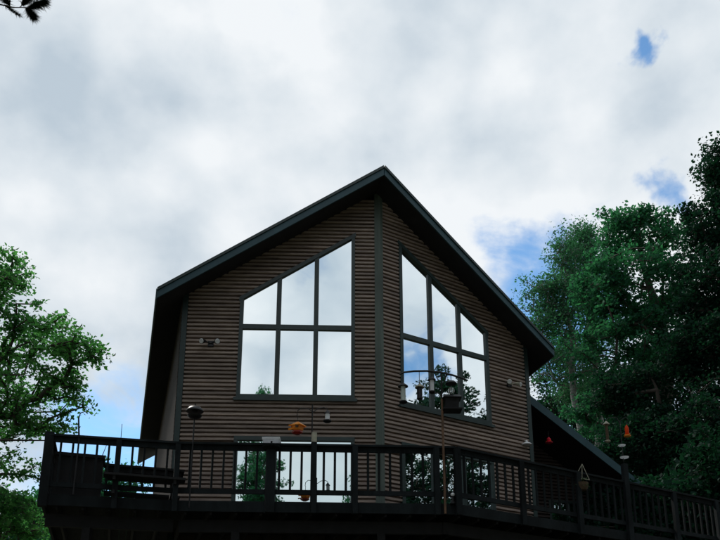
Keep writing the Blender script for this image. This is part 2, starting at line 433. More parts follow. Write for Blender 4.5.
# roof
TF, RB = .70, 12.698
for s, LC, LB in ((-1, 4.711, .570), (1, 4.610, .590)):
    mlow = rtop(s*LC)
    loop = [(RC, -TF, RIDGE), (s*LC, LB, mlow), (s*LC, RB, mlow), (RC, RB, RIDGE)]
    mb = MB(); mb.hexa([H(a, b, c-RT) for a, b, c in loop], [H(a, b, c-.03) for a, b, c in loop]); mb.build('soffit', M['soffit'], house)
    mb = MB(); mb.hexa([H(a, b, c-.029) for a, b, c in loop], [H(a, b, c+.03) for a, b, c in loop]); mb.build('roof', M['shingle'], house)
    # fascia along the rake, standing just outside the slab, with a thin drip edge over it
    d = (H(s*LC, LB, 0)-H(RC, -TF, 0)).normalized(); nf = Vector((d.y, -d.x, 0)); nf = nf if nf.dot(-O) > 0 else -nf
    A, B_ = H(RC, -TF, RIDGE), H(s*LC, LB, mlow)
    def fas(z0, z1, t0, t1):
        m_ = MB(); q = [A+nf*t0, B_+nf*t0, B_+nf*t1, A+nf*t1]
        m_.hexa([p+Vector((0, 0, z0)) for p in q], [p+Vector((0, 0, z1)) for p in q]); return m_
    fas(-RT-.004, -.035, .002, .035).build('fascia_board', M['fascia'], house)
    fas(-.034, .036, .002, .06).build('drip_edge', M['trim'], house)
    m_ = MB(); a, b = H(s*LC, LB, mlow), H(s*LC, RB, mlow)
    q = [a+CR*s*.003, b+CR*s*.003, b+CR*s*.035, a+CR*s*.035]
    m_.hexa([p+Vector((0, 0, -RT-.004)) for p in q], [p+Vector((0, 0, .03)) for p in q]); m_.build('eave_board', M['fascia'], house)
# lower storey under the deck
mb = MB()
foot = [H(0, .1, 0), H(HC-.05, HB+.1, 0), H(HC-.05, 12.0, 0), H(-HC+.05, 12.0, 0), H(-HC+.05, HB+.1, 0)]
mb.hexa([Vector((p.x, p.y, 1.0)) for p in foot], [Vector((p.x, p.y, EYE+FLOOR-.31)) for p in foot]); mb.build('basement_wall', M['block'], house)
# lower wing on the right
WB0, WB1, WX = 3.6, 11.5, 7.9
def wz(c): return 7.97 - SL*(c-4.81)
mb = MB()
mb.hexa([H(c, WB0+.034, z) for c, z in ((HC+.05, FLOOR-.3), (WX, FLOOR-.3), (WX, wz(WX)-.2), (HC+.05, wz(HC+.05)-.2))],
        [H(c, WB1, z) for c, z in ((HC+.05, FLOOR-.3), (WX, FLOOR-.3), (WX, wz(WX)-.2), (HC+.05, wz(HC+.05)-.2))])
mb.build('wing_wall', M['siding_shaded'], house)
ww0, ww1, wzb, wzt = 6.0, 7.1, 4.45, 5.6
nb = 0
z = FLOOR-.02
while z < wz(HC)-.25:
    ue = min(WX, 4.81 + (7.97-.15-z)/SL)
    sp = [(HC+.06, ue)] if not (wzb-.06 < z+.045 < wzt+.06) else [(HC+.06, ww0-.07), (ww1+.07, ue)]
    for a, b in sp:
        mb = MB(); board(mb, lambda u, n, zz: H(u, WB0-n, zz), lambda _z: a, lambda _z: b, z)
        o_ = mb.build('wing_siding_board', M['siding_shaded'], house)
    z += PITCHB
mb = MB()
for a, b, c, d in ((ww0-.07, ww1+.07, wzt, wzt+.07), (ww0-.07, ww1+.07, wzb-.07, wzb), (ww0-.07, ww0, wzb, wzt), (ww1, ww1+.07, wzb, wzt), (ww0+.53, ww0+.57, wzb, wzt)):
    mb.hexa([H(x, WB0, y) for x, y in ((a, c), (b, c), (b, d), (a, d))], [H(x, WB0-.05, y) for x, y in ((a, c), (b, c), (b, d), (a, d))])
wf = mb.build('wing_window', M['trim'], house)
for a, b in ((ww0, ww0+.53), (ww0+.57, ww1)):
    mb = MB(); mb.hexa([H(x, WB0-.002, y) for x, y in ((a, wzb), (b, wzb), (b, wzt), (a, wzt))], [H(x, WB0-.014, y) for x, y in ((a, wzb), (b, wzb), (b, wzt), (a, wzt))]); mb.build('pane', M['doorglass'], wf)
loop = [(HC+.05, 2.2), (8.2, 2.2), (8.2, 11.8), (HC+.05, 11.8)]
mb = MB(); mb.hexa([H(a, b, wz(a)-.2) for a, b in loop], [H(a, b, wz(a)-.03) for a, b in loop]); mb.build('wing_soffit', M['soffit'], house)
mb = MB(); mb.hexa([H(a, b, wz(a)-.029) for a, b in loop], [H(a, b, wz(a)+.03) for a, b in loop]); mb.build('wing_roof', M['shingle'], house)
mb = MB(); q = [(HC+.05, 2.197), (8.2, 2.197), (8.2, 2.165), (HC+.05, 2.165)]
mb.hexa([H(a, b, wz(a)-.204) for a, b in q], [H(a, b, wz(a)+.034) for a, b in q]); mb.build('wing_fascia', M['fascia'], house)

# floodlights: plate, arms and two lamp heads each
def flood(k, u, z, nm):
    mb = MB(); mb.box(F(k, u, .06, z), (.12, .05, .12), rz=math.atan2(U[k].y, U[k].x)); base = mb.build('floodlight', M['metal'], house)
    for s in (-1, 1):
        a = F(k, u, .08, z); b = F(k, u+s*.11, .16, z+.02); c = F(k, u+s*.17, .27, z-.035)
        mb = MB(); mb.tube([a, b], .012, 6); d = (c-b); mb.tube([b, b+d*.35, c], [.03, .045, .062], 12)
        mb.build('lamp_head', M[nm], base, True)
        mb = MB(); mb.tube([c, c+d.normalized()*.012], [.056, .05], 12); mb.build('bulb', M['white'], base, True)
flood('L', 3.62, 7.72, 'metal')
flood('R', 3.62, 7.62, 'cream')
# white shaded lamp by the right corner
P = F('R', 4.03, .10, 6.17)
mb = MB(); mb.lathe(P, [(.12, 0), (.115, .015), (.07, .05), (.03, .07), (.02, .11), (.001, .115)], 18); mb.tube([P+Vector((0, 0, .1)), P-N['R']*.08+Vector((0, 0, .12))], .012, 6)
mb.build('wall_lamp', M['white'], house, True)

# ------------------------------------------------------------------ deck
deck = thing('deck', 'dark weathered raised wooden deck with spindle railing wrapping the pointed house front', 'deck', H(0, -2.0, FLOOR-.2))
RH = 1.047
path = [(-6.33, 4.5), (-6.33, -1.32), (-4.17, -1.50), (.56, -2.64), (9.6, -.29), (9.6, 6.0)]
def inset(p, k): return p
mb = MB()
rim_out = [H(a, b, 0) for a, b in path]
inner = [H(9.6, 6.0, 0)]
# boards as one sheet of planks running across
n = 0
y = -2.62
def front_b(c):
    for (a0, b0), (a1, b1) in zip(path[1:-1], path[2:-1]):
        if a0 <= c <= a1: return b0 + (b1-b0)*(c-a0)/(a1-a0)
    return 0
mb = MB()
c = -6.33
while c < 9.5:
    c2 = c + .136
    f0, f1 = front_b(c)+.05, front_b(min(c2, 9.59))+.05
    mb.hexa([H(c, f0, FLOOR-.04), H(c2, f1, FLOOR-.04), H(c2, 4.4, FLOOR-.04), H(c, 4.4, FLOOR-.04)], [H(c, f0, FLOOR-.002), H(c2, f1, FLOOR-.002), H(c2, 4.4, FLOOR-.002), H(c, 4.4, FLOOR-.002)])
    c += .1385
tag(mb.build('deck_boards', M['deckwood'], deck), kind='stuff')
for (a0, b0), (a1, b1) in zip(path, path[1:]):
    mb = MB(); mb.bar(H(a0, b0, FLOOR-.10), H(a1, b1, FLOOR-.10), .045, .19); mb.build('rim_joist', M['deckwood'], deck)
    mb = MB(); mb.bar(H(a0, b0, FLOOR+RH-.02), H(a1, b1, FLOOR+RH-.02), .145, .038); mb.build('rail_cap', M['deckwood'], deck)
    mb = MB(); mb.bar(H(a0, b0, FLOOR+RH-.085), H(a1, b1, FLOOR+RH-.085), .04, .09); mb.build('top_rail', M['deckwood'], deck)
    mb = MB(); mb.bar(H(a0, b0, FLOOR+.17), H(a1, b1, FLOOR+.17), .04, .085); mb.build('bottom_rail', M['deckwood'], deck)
c = -6.1
while c < 9.5:
    if abs(c) > 0:
        f0 = front_b(c)
        mb = MB(); mb.bar(H(c, f0+.05, FLOOR-.14), H(c, 4.2, FLOOR-.14), .04, .19); mb.build('joist', M['deckdark'], deck)
    c += .42
for c in (-5.6, -3.1, -.6, 1.9, 4.4, 6.9, 9.2):
    b = front_b(c)+.45; p = H(c, b, 0)
    mb = MB(); mb.bar((p.x, p.y, ground_z(p.x, p.y)-.3), (p.x, p.y, EYE+FLOOR-.46), .14, .14, up=(0, 1, 0)); mb.build('support_post', M['deckdark'], deck)
for (a0, b0), (a1, b1) in zip(path[1:-1], path[2:-1]):
    d = (Vector((a1, b1))-Vector((a0, b0))).normalized()
    mb = MB(); mb.bar(H(a0-d.y*.45, b0+.45, FLOOR-.35), H(a1, b1+.45, FLOOR-.35), .09, .22); mb.build('beam', M['deckdark'], deck)
mb = MB()  # dark skirt boards closing the space under the deck, set back from its edge
posts = [(-6.33, .16, RH+.03), (-5.19, .1, RH-.06), (-4.2, .1, RH-.06), (-2.63, .165, RH-.05), (-1.90, .1, RH+.02), (-1.20, .1, RH-.05), (.20, .1, RH-.05), (.56, .12, RH-.05),
         (2.01, .1, RH-.05), (3.42, .1, RH-.05), (4.74, .115, RH+.36), (6.14, .1, RH-.05), (7.5, .1, RH-.05), (8.9, .1, RH-.05)]
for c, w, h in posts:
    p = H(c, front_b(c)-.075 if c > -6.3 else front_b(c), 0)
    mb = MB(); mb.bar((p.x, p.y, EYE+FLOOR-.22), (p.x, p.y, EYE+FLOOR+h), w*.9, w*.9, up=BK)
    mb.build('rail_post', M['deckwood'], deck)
p = H(-1.90, front_b(-1.90)-.075, 0)
mb = MB(); mb.bar((p.x, p.y, EYE+FLOOR+RH+.021), (p.x, p.y, EYE+FLOOR+RH+.20), .082, .082, up=BK); mb.build('post_top', M['cream'], deck)
bal = MB(); p0 = Vector((0, 0, 0)); bal.bar(p0, p0+Vector((0, 0, RH-.25)), .036, .036, up=(0, 1, 0)); balme = bal.mesh('baluster'); balme.materials.append(M['deckwood'])
def baluster(c, b):
    p = H(c, b, FLOOR+.20); o_ = bpy.data.objects.new('baluster', balme); C.objects.link(o_); o_.parent = deck; o_.location = p - deck.location
    o_.rotation_euler = (0, 0, AX + rnd.uniform(-.04, .04))
for (a0, b0), (a1, b1) in zip(path, path[1:]):
    L_ = math.hypot(a1-a0, b1-b0); n = int(round(L_/.192))
    for i in range(1, n):
        t = i/n; cc = a0+(a1-a0)*t
        if a0 != a1 and any(abs(cc-q[0]) < .07 for q in posts): continue
        baluster(cc, b0+(b1-b0)*t)

# ------------------------------------------------------------------ from a direction in the picture to a place in the world (used to set out trees and feeders at their measured spots)
CT, ST = math.cos(PITCH), math.sin(PITCH)
def at(px, py, Y):
    a, b = px-360, py-480
    v = Vector((a, F_PX*CT + b*ST, F_PX*ST - b*CT)); v *= Y/v.y
    return v + Vector((0, 0, EYE))
def rail_at(px, n=0.0):          # point on the deck rail line under a picture column
    v = at(px, 445, 1.0); v = Vector((v.x, 1.0, 0))
    best = None
    for (a0, b0), (a1, b1) in zip(path[1:-1], path[2:-1]):
        A, B = H(a0, b0, 0), H(a1, b1, 0)
        for i in range(201):
            p = A.lerp(B, i/200); 
            q = p.z - 0
            d_ = Vector((p.x, p.y, 0)); z_ = FLOOR+RH
            dd = p.y*CT + z_*ST; x_ = 360 + F_PX*p.x/dd
            if best is None or abs(x_-px) < best[0]: best = (abs(x_-px), p)
    return Vector((best[1].x, best[1].y, 0))
RZ = EYE+FLOOR+RH
def hook(mb, p, drop=.08, r=.006): mb.tube([p+Vector((0, 0, drop)), p], r, 5)

# furniture behind the left railing
p = H(-4.72, -.95, 0)
tb = thing('picnic_table', 'dark wooden picnic table with benches behind the left railing', 'table', (p.x, p.y, EYE+FLOOR))
rz = AX
for i in range(5):
    mb = MB(); mb.box(H(-4.72, -.95+(i-2)*.145, FLOOR+.60), (1.35, .135, .04), rz=rz); mb.build('plank', M['deckdark'], tb)
mb = MB(); mb.box(H(-4.72, -.95, FLOOR+.54), (1.25, .6, .08), rz=rz); mb.build('apron', M['deckdark'], tb)
for s in (-1, 1):
    mb = MB(); mb.box(H(-4.72, -.95+s*.62, FLOOR+.34), (1.35, .25, .04), rz=rz); mb.build('bench_seat', M['deckdark'], tb)
    mb = MB()
    for q in (-1, 1): mb.bar(H(-4.72+s*.5, -.95+q*.6, FLOOR), H(-4.72+s*.5, -.95+q*.2, FLOOR+.57), .05, .1)
    mb.bar(H(-4.72+s*.5, -.95-.72, FLOOR+.29), H(-4.72+s*.5, -.95+.72, FLOOR+.29), .045, .09); mb.build('leg', M['deckdark'], tb)
p = H(-5.85, -.85, 0)
bx_ = thing('storage_box', 'dark deck storage box with a flat lid at the left railing corner', 'box', (p.x, p.y, EYE+FLOOR))
mb = MB(); mb.box(H(-5.83, -.85, FLOOR+.38), (.78, .5, .74), rz=rz); mb.build('body', M['deckdark'], bx_)
mb = MB(); mb.box(H(-5.83, -.85, FLOOR+.785), (.84, .56, .06), rz=rz); mb.build('lid', M['deckdark'], bx_)

# ------------------------------------------------------------------ feeders
def pole_thing(name, label, cat, px, top, r=.017, m='metal', extra=None, outside=.09, z0=None):
    b = rail_at(px) - BK*outside
    t = thing(name, label, cat, (b.x, b.y, z0 or EYE+FLOOR-.1))
    mb = MB(); mb.tube([(b.x, b.y, z0 or EYE+FLOOR-.15), (b.x, b.y, top)], r, 8); mb.build('pole', M[m], t, True)
    return t, b
# the arched feeder pole in front of the right window
b = rail_at(441) - BK*.09; Yb = b.y
ztop = at(440, 373, Yb).z
t = thing('feeder_pole', 'tall rusty pole with a long arched top bar in front of the right window', 'feeder pole', (b.x, b.y, EYE+FLOOR-.2))
zm = at(440, 399, Yb).z
mb = MB(); mb.tube([(b.x, b.y, EYE+FLOOR-.2), (b.x, b.y, zm)], .022, 8); mb.build('pole', M['rust'], t, True)
mb = MB(); mb.tube([(b.x, b.y, zm-.05), (b.x, b.y, ztop)], .014, 8); mb.build('upper_pole', M['metal'], t, True)
arc = [at(x, y, Yb-.0) for x, y in ((399.5, 374.5), (404, 372.3), (414, 371.2), (427, 371.0), (440, 372.4), (452, 375.0), (461, 377.8), (468, 380.6))]
mb = MB(); mb.tube(arc, [.015, .018, .02, .02, .022, .02, .018, .014], 8); mb.build('arched_bar', M['metal'], t, True)
mb = MB(); mb.tube([at(434, 371.6, Yb), at(438, 380, Yb), at(441, 386, Yb)], .009, 6); mb.tube([at(447, 374, Yb), at(444.5, 381, Yb), at(441, 386, Yb)], .009, 6); mb.build('brace', M['metal'], t, True)
def feeder_tube(px, ytop, yhook, y0, y1, label, roof_r=.09, r=.035, body='seedglass', dish=.08, name='bird_feeder', m='metal', Y=None, roofm=None, dishm=None):
    Y = Yb if Y is None else Y
    z1, z0, zh = at(px, y0, Y).z, at(px, y1, Y).z, at(px, yhook, Y).z; P_ = at(px, y0, Y); P_.z = z1
    f = thing(name, label, 'bird feeder', (P_.x, P_.y, z0))
    c_ = Vector((P_.x, P_.y, 0))
    hgt = z1-z0
    mb = MB(); mb.tube([c_+Vector((0, 0, zh)), c_+Vector((0, 0, z1+.03))], .006, 5); mb.build('hanger', M['metal'], f)
    mb = MB(); mb.lathe(c_+Vector((0, 0, z1)), [(roof_r, -.015), (roof_r*.95, 0), (roof_r*.5, .035), (.012, .06), (.001, .065)], 16); mb.build('roof', M[roofm or m], f, True)
    mb = MB(); mb.lathe(c_+Vector((0, 0, z0)), [(r, .02), (r, hgt-.01)], 14); mb.build('seed_tube', M[body], f, True)
    mb = MB(); mb.lathe(c_+Vector((0, 0, z0)), [(dish*.6, -.02), (dish, .0), (dish, .02), (dish*.4, .022)], 16); mb.build('base', M[dishm or m], f, True)
    return f
feeder_tube(403, 373, 374, 386, 402.5, 'pale tube bird feeder with a conical roof at the left end of the arched bar', r=.045, roof_r=.095, dish=.075)
feeder_tube(419.5, 371, 371, 387, 399, 'small dark bird feeder with pale flat top, second from left on the arched bar', r=.05, body='metal', roof_r=.085, roofm='cream', dish=.055)
f = feeder_tube(431.8, 371, 372, 379.5, 392.5, 'slim white lantern shaped bird feeder left of the rusty pole top', r=.036, body='white', roof_r=.075, dish=.06)
# dark hopper feeder under a dome
P_ = at(452, 411, Yb); f = thing('bird_feeder', 'large dark hopper bird feeder under a round dome right of the rusty pole', 'bird feeder', P_)
zz = lambda y: at(452, y, Yb).z
c_ = Vector((P_.x, P_.y, 0))
mb = MB(); mb.tube([c_+Vector((0, 0, zz(375))), c_+Vector((0, 0, zz(395)))], .007, 5); mb.build('hanger', M['metal'], f)
mb = MB(); mb.lathe(c_+Vector((0, 0, zz(384))), [(.105, 0), (.10, .02), (.07, .045), (.03, .058), (.001, .06)], 20); mb.build('dome', M['metal'], f, True)
mb = MB(); z0, z1, z2 = zz(410.5), zz(399), zz(394.5)
mb.hexa([c_+U['L']*a+N['L']*q+Vector((0, 0, z0+.02)) for a, q in ((-.11, -.08), (.11, -.08), (.11, .08), (-.11, .08))], [c_+U['L']*a+N['L']*q+Vector((0, 0, z1)) for a, q in ((-.13, -.09), (.13, -.09), (.13, .09), (-.13, .09))]); mb.build('hopper', M['deckdark'], f)
mb = MB()
mb.hexa([c_+U['L']*a+N['L']*q+Vector((0, 0, z1)) for a, q in ((-.17, -.13), (.17, -.13), (.17, .13), (-.17, .13))], [c_+U['L']*a+N['L']*q+Vector((0, 0, z2)) for a, q in ((-.14, -.012), (.14, -.012), (.14, .012), (-.14, .012))]); mb.build('roof', M['metal'], f)
mb = MB(); mb.box(c_+Vector((0, 0, z0)), (.34, .26, .025), rz=AX-PW); mb.build('tray', M['deckdark'], f)
mb = MB(); mb.lathe(c_+Vector((0, 0, zz(393))), [(.05, 0), (.06, .04), (.05, .09), (.015, .105)], 14); mb.build('seed_ring', M['clear'], f, True)

# dome topped feeder pole on the left
b = rail_at(192) - BK*.1
t = thing('bird_feeder', 'black dome topped bird feeder on a thin pole at the left railing', 'bird feeder', (b.x, b.y, EYE+FLOOR-.1))
zq = lambda y: at(192, y, b.y).z
mb = MB(); mb.tube([(b.x, b.y, EYE+FLOOR-.15), (b.x, b.y, zq(404))], .013, 8); mb.build('pole', M['metal'], t, True)
mb = MB(); mb.lathe((b.x, b.y, zq(411)), [(.155, -.01), (.15, .01), (.11, .06), (.05, .085), (.001, .09)], 20); mb.build('dome', M['metal'], t, True)
mb = MB(); mb.lathe((b.x, b.y, zq(418.5)), [(.07, 0), (.115, .03), (.13, .06), (.12, .062)], 20); mb.build('dish', M['metal'], t, True)
mb = MB(); mb.lathe((b.x, b.y, zq(418)), [(.05, .04), (.05, .12)], 12); mb.build('seed_tube', M['deckdark'], t, True)

# twin hooked pole in the middle with an orange feeder and a glass tube feeder
b = rail_at(313.2) + BK*.10; Ym = b.y
t = thing('hooked_pole', 'thin black pole with two curved side hooks above the middle rail post', 'feeder pole', (b.x, b.y, EYE+FLOOR-.1))
mb = MB(); mb.tube([(b.x, b.y, EYE+FLOOR-.12), (b.x, b.y, at(313, 404.5, Ym).z)], .012, 8); mb.build('pole', M['metal'], t, True)
for pts in (((313.3, 412), (308, 408.5), (301, 408), (297.5, 411), (297, 415.5)), ((313.3, 412), (318, 408.5), (324, 407.5), (327.3, 409), (327.5, 411.5))):
    mb = MB(); mb.tube([at(x, y, Ym) for x, y in pts], .008, 6); mb.build('hook', M['metal'], t, True)
c_ = at(297.3, 431, Ym); zc = lambda y: at(297, y, Ym).z
f = thing('oriole_feeder', 'bright orange oriole feeder with a dark red bowl hanging from the left hook', 'bird feeder', c_)
c0_ = Vector((c_.x, c_.y, 0))
mb = MB(); mb.tube([c0_+Vector((0, 0, zc(415.5))), c0_+Vector((0, 0, zc(421)))], .006, 5); mb.build('hanger', M['metal'], f)
mb = MB(); mb.lathe(c0_+Vector((.01, 0, zc(425.0))), [(.150, -.035), (.15, -.022), (.03, .055), (.001, .058)], 5); mb.build('roof', M['orange_milky'], f)
mb = MB(); mb.lathe(c0_+Vector((0, 0, zc(431.5))), [(.075, 0), (.105, .02), (.12, .105)], 5); mb.build('body', M['orange_milky'], f)
mb = MB()
mb.bar(c0_+Vector((-.05, -.08, zc(429.5))), c0_+Vector((-.155, -.05, zc(430.5))), .018, .03); mb.bar(c0_+Vector((-.05, -.08, zc(426))), c0_+Vector((-.15, -.05, zc(426.5))), .018, .025)
mb.build('perches', M['orange'], f)
mb = MB(); mb.box(c0_+Vector((.0, -.115, zc(428))), (.055, .01, .05), rz=.2); mb.build('window', M['soil'], f)
mb = MB(); mb.lathe(c0_+Vector((0, 0, zc(434.5))), [(.05, 0), (.10, .03), (.105, .055)], 6); mb.build('bowl', M['darkred'], f)
feeder_tube(327.4, 409, 411.5, 413.2, 421.5, 'small clear glass tube feeder hanging from the right hook of the middle pole', roof_r=.055, r=.042, body='white', dish=.075, Y=Ym)
# pale post cap over the rail is the raised post in the middle; white tray on the thick post
b = rail_at(270.5) - BK*.12
t = thing('tray_feeder', 'flat white tray with a round dish under it on the railing below the left window', 'bird feeder', (b.x, b.y, RZ))
mb = MB(); e1, e2 = (.155, .12), .004
mb.box((b.x, b.y, RZ+.02), (.31, .24, .006), rz=.03)
for s_ in (-1, 1): mb.box((b.x, b.y+s_*.118, RZ+.037), (.31, .005, .04)); mb.box((b.x+s_*.153, b.y, RZ+.037), (.005, .23, .04))
mb.build('tray', M['milky'], t)
mb = MB(); mb.lathe((b.x, b.y, RZ-.14), [(.06, 0), (.15, .035), (.16, .06), (.15, .062)], 20); mb.build('dish', M['deckwood'], t, True)
mb = MB(); mb.bar((b.x, b.y, RZ-.16), (b.x, b.y, RZ+.016), .03, .03, up=BK); mb.build('stem', M['metal'], t)
# globe solar lamp by the corner post
b = rail_at(450) - BK*.07
t = thing('globe_lamp', 'small lamp with a white globe top beside the deck corner post', 'lamp', (b.x, b.y, EYE+FLOOR))
mb = MB(); mb.lathe((b.x, b.y, EYE+FLOOR-.02), [(.05, 0), (.05, .02), (.03, .04), (.03, .12), (.045, .13)], 14); mb.build('body', M['metal'], t, True)
mb = MB(); mb.lathe((b.x, b.y, EYE+FLOOR+.115), [(.01, 0), (.03, .01), (.04, .035), (.03, .06), (.001, .072)], 14); mb.build('globe', M['white'], t, True)
# crook pole far left
b = rail_at(79) - BK*.05
t = thing('shepherd_hook', 'thin black shepherd hook pole rising above the far left railing', 'hook pole', (b.x, b.y, EYE+FLOOR))
mb = MB(); mb.tube([(b.x, b.y, EYE+FLOOR)] + [tuple(at(x, y, b.y)) for x, y in ((79, 440), (78.6, 418), (80.5, 413), (85, 411.5), (88, 414))], [.016, .016, .014, .010, .008, .006], 7); mb.build('pole', M['metal'], t, True)
b = rail_at(122) - BK*.05
t = thing('plant_stake', 'thin upright metal rod above the left railing between hook pole and house', 'rod', (b.x, b.y, EYE+FLOOR))
mb = MB(); mb.tube([(b.x, b.y, EYE+FLOOR), tuple(at(122, 424, b.y))], [.008, .005], 6); mb.build('rod', M['metal'], t, True)

# right hand pole and feeders
b = rail_at(622.5) - BK*.08; Yr = b.y
t = thing('feeder_stand', 'feeder stand with two white plates on the tall rail post at right', 'feeder pole', (b.x, b.y, at(622, 465, Yr).z))
zr = lambda y: at(624, y, Yr).z
mb = MB(); p1, p2 = at(623.5, 462, Yr), at(624, 421, Yr+.0)
mb.tube([p1, (p1.x, p1.y, p2.z)], .009, 6); mb.tube([(p1.x, p1.y, zr(424)), at(617, 418, Yr), at(609, 417.5, Yr), at(606.2, 420, Yr)], .007, 6); mb.tube([(p1.x, p1.y, p2.z), at(626, 417, Yr), at(628, 420, Yr), at(627.5, 424, Yr)], .007, 6)
mb.build('hooks', M['metal'], t, True)
mb = MB(); mb.lathe(at(624.5, 458, Yr), [(.05, -.01), (.085, .005), (.09, .022), (.08, .024)], 18); mb.build('plate', M['milky'], t, True)
mb = MB(); mb.lathe(at(622.0, 446, Yr), [(.045, -.01), (.07, .005), (.075, .02), (.07, .022)], 18); mb.build('plate', M['milky'], t, True)
def hummer(px, y0, y1, Y, label, hook_y, rr=.035, tube='redglass', base='orange'):
    P_ = at(px, y1, Y); zt = at(px, y0, Y).z; h = zt-P_.z
    f = thing('hummingbird_feeder', label, 'bird feeder', P_)
    mb = MB(); mb.tube([Vector((P_.x, P_.y, at(px, hook_y, Y).z)), Vector((P_.x, P_.y, zt))], .005, 5); mb.build('hanger', M['metal'], f)
    mb = MB(); mb.lathe(P_, [(rr*.6, .03), (rr, .06), (rr, h*.75), (rr*.4, h*.95), (rr*.3, h)], 14); mb.build('bottle', M[tube], f, True)
    mb = MB(); mb.lathe(P_, [(rr*.8, -.01), (rr*1.7, .0), (rr*1.8, .02), (rr*1.2, .035), (rr*.5, .04)], 16); mb.build('base', M[base], f, True)
    for a in range(4):
        mb = MB(); q = P_+Vector((math.cos(a*1.57+.4)*rr*1.5, math.sin(a*1.57+.4)*rr*1.5, .03)); mb.lathe(q, [(.012, 0), (.014, .012), (.003, .016)], 8); mb.build('port', M['orange'], f, True)
    return f
hummer(627.5, 425, 436.5, Yr, 'orange red glass hummingbird feeder hanging on the right hook of the rail stand', 421, .04)
feeder_tube(606.2, 420, 419, 424, 441.5, 'dark tube bird feeder with pale cap and base left of the orange red feeder', roof_r=.07, r=.03, body='soil', dish=.055, Y=Yr, roofm='cream', dishm='cream')
hummer(549, 437.5, 443, H(5.3, 2.1, 0).y, 'crimson hummingbird feeder hanging before the dark wing wall', 431, .055, 'red', 'red')
# hanging basket on the right railing
b = rail_at(582.5) - BK*.14; Yk = b.y
t = thing('hanging_planter', 'wire hung planter bowl on the right railing with trailing stems', 'planter', at(582, 491, Yk))
mb = MB()
for x, y in ((574.5, 479), (589.5, 480), (582, 480)): mb.tube([at(582, 464, Yk), at(x, y, Yk)], .006, 5)
mb.tube([at(574.5, 479, Yk), at(582, 478.5, Yk), at(589.5, 480, Yk)], .008, 5); mb.build('wire_hanger', M['cream'], t)
c_ = at(582, 490.5, Yk)
mb = MB(); mb.lathe(c_, [(.09, 0), (.125, .06), (.135, .15), (.125, .152)], 16); mb.build('bowl', M['soil'], t, True)
mb = MB()
for i in range(60):
    a = rnd.uniform(0, 6.28); r_ = rnd.uniform(.02, .15); q = c_+Vector((math.cos(a)*r_, math.sin(a)*r_, rnd.uniform(.12, .24)-(.1 if r_ > .12 else 0)))
    mb.box(q, (.03, .02, .004), rz=rnd.uniform(0, 3), rx=rnd.uniform(-1, 1), ry=rnd.uniform(-1, 1))
tag(mb.build('leaves', M['plant'], t), kind='stuff')

# ------------------------------------------------------------------ trees
def leaf_mesh(name, P, size, rng, flat=.5, aspect=.62, needle=False):
    """P: (n,3) centres; each leaf is a kite of two triangles with a fold"""
    n = len(P)
    nrm = rng.normal(size=(n, 3)); nrm[:, 2] += np.where(rng.random(n) < .5, 1, -1)*flat*2
    nrm /= np.linalg.norm(nrm, axis=1)[:, None]
    a = rng.normal(size=(n, 3)); a -= (a*nrm).sum(1)[:, None]*nrm; a /= np.linalg.norm(a, axis=1)[:, None]
    b = np.cross(nrm, a)
    s = size*rng.uniform(.6, 1.35, n)[:, None]
    v = np.empty((n, 4, 3), np.float32)
    v[:, 0] = P - a*s*.5; v[:, 1] = P + b*s*aspect*.5 + nrm*s*.10; v[:, 2] = P + a*s*.5; v[:, 3] = P - b*s*aspect*.5 + nrm*s*.10
    me = bpy.data.meshes.new(name)
    me.vertices.add(n*4); me.vertices.foreach_set('co', v.ravel())
    me.loops.add(n*4); me.loops.foreach_set('vertex_index', np.arange(n*4, dtype=np.int32))
    me.polygons.add(n); me.polygons.foreach_set('loop_start', np.arange(0, n*4, 4, dtype=np.int32))
    try: me.polygons.foreach_set('loop_total', np.full(n, 4, dtype=np.int32))
    except Exception: pass
    me.update(calc_edges=True); return me
def limb_mesh(name, segs, n=6):
    vs, fs = [], []
    for a, b, ra, rb in segs:
        d = b-a; L_ = np.linalg.norm(d)
        if L_ < 1e-6: continue
        d = d/L_; u = np.cross(d, [0, 0, 1.0]); 
        if np.linalg.norm(u) < .05: u = np.cross(d, [0, 1.0, 0])
        u /= np.linalg.norm(u); w = np.cross(d, u); k0 = len(vs)
        k = n if ra > .05 else 4
        for c_, r_ in ((a, ra), (b+d*rb*.3, rb)):
            for i in range(k):
                t_ = 2*math.pi*i/k; vs.append(c_ + (u*math.cos(t_)+w*math.sin(t_))*r_)
        for i in range(k): j = (i+1) % k; fs.append((k0+i, k0+j, k0+k+j, k0+k+i))
    me = bpy.data.meshes.new(name); me.from_pydata([tuple(map(float, v)) for v in vs], [], fs); me.update()
    for p in me.polygons: p.use_smooth = True
    return me
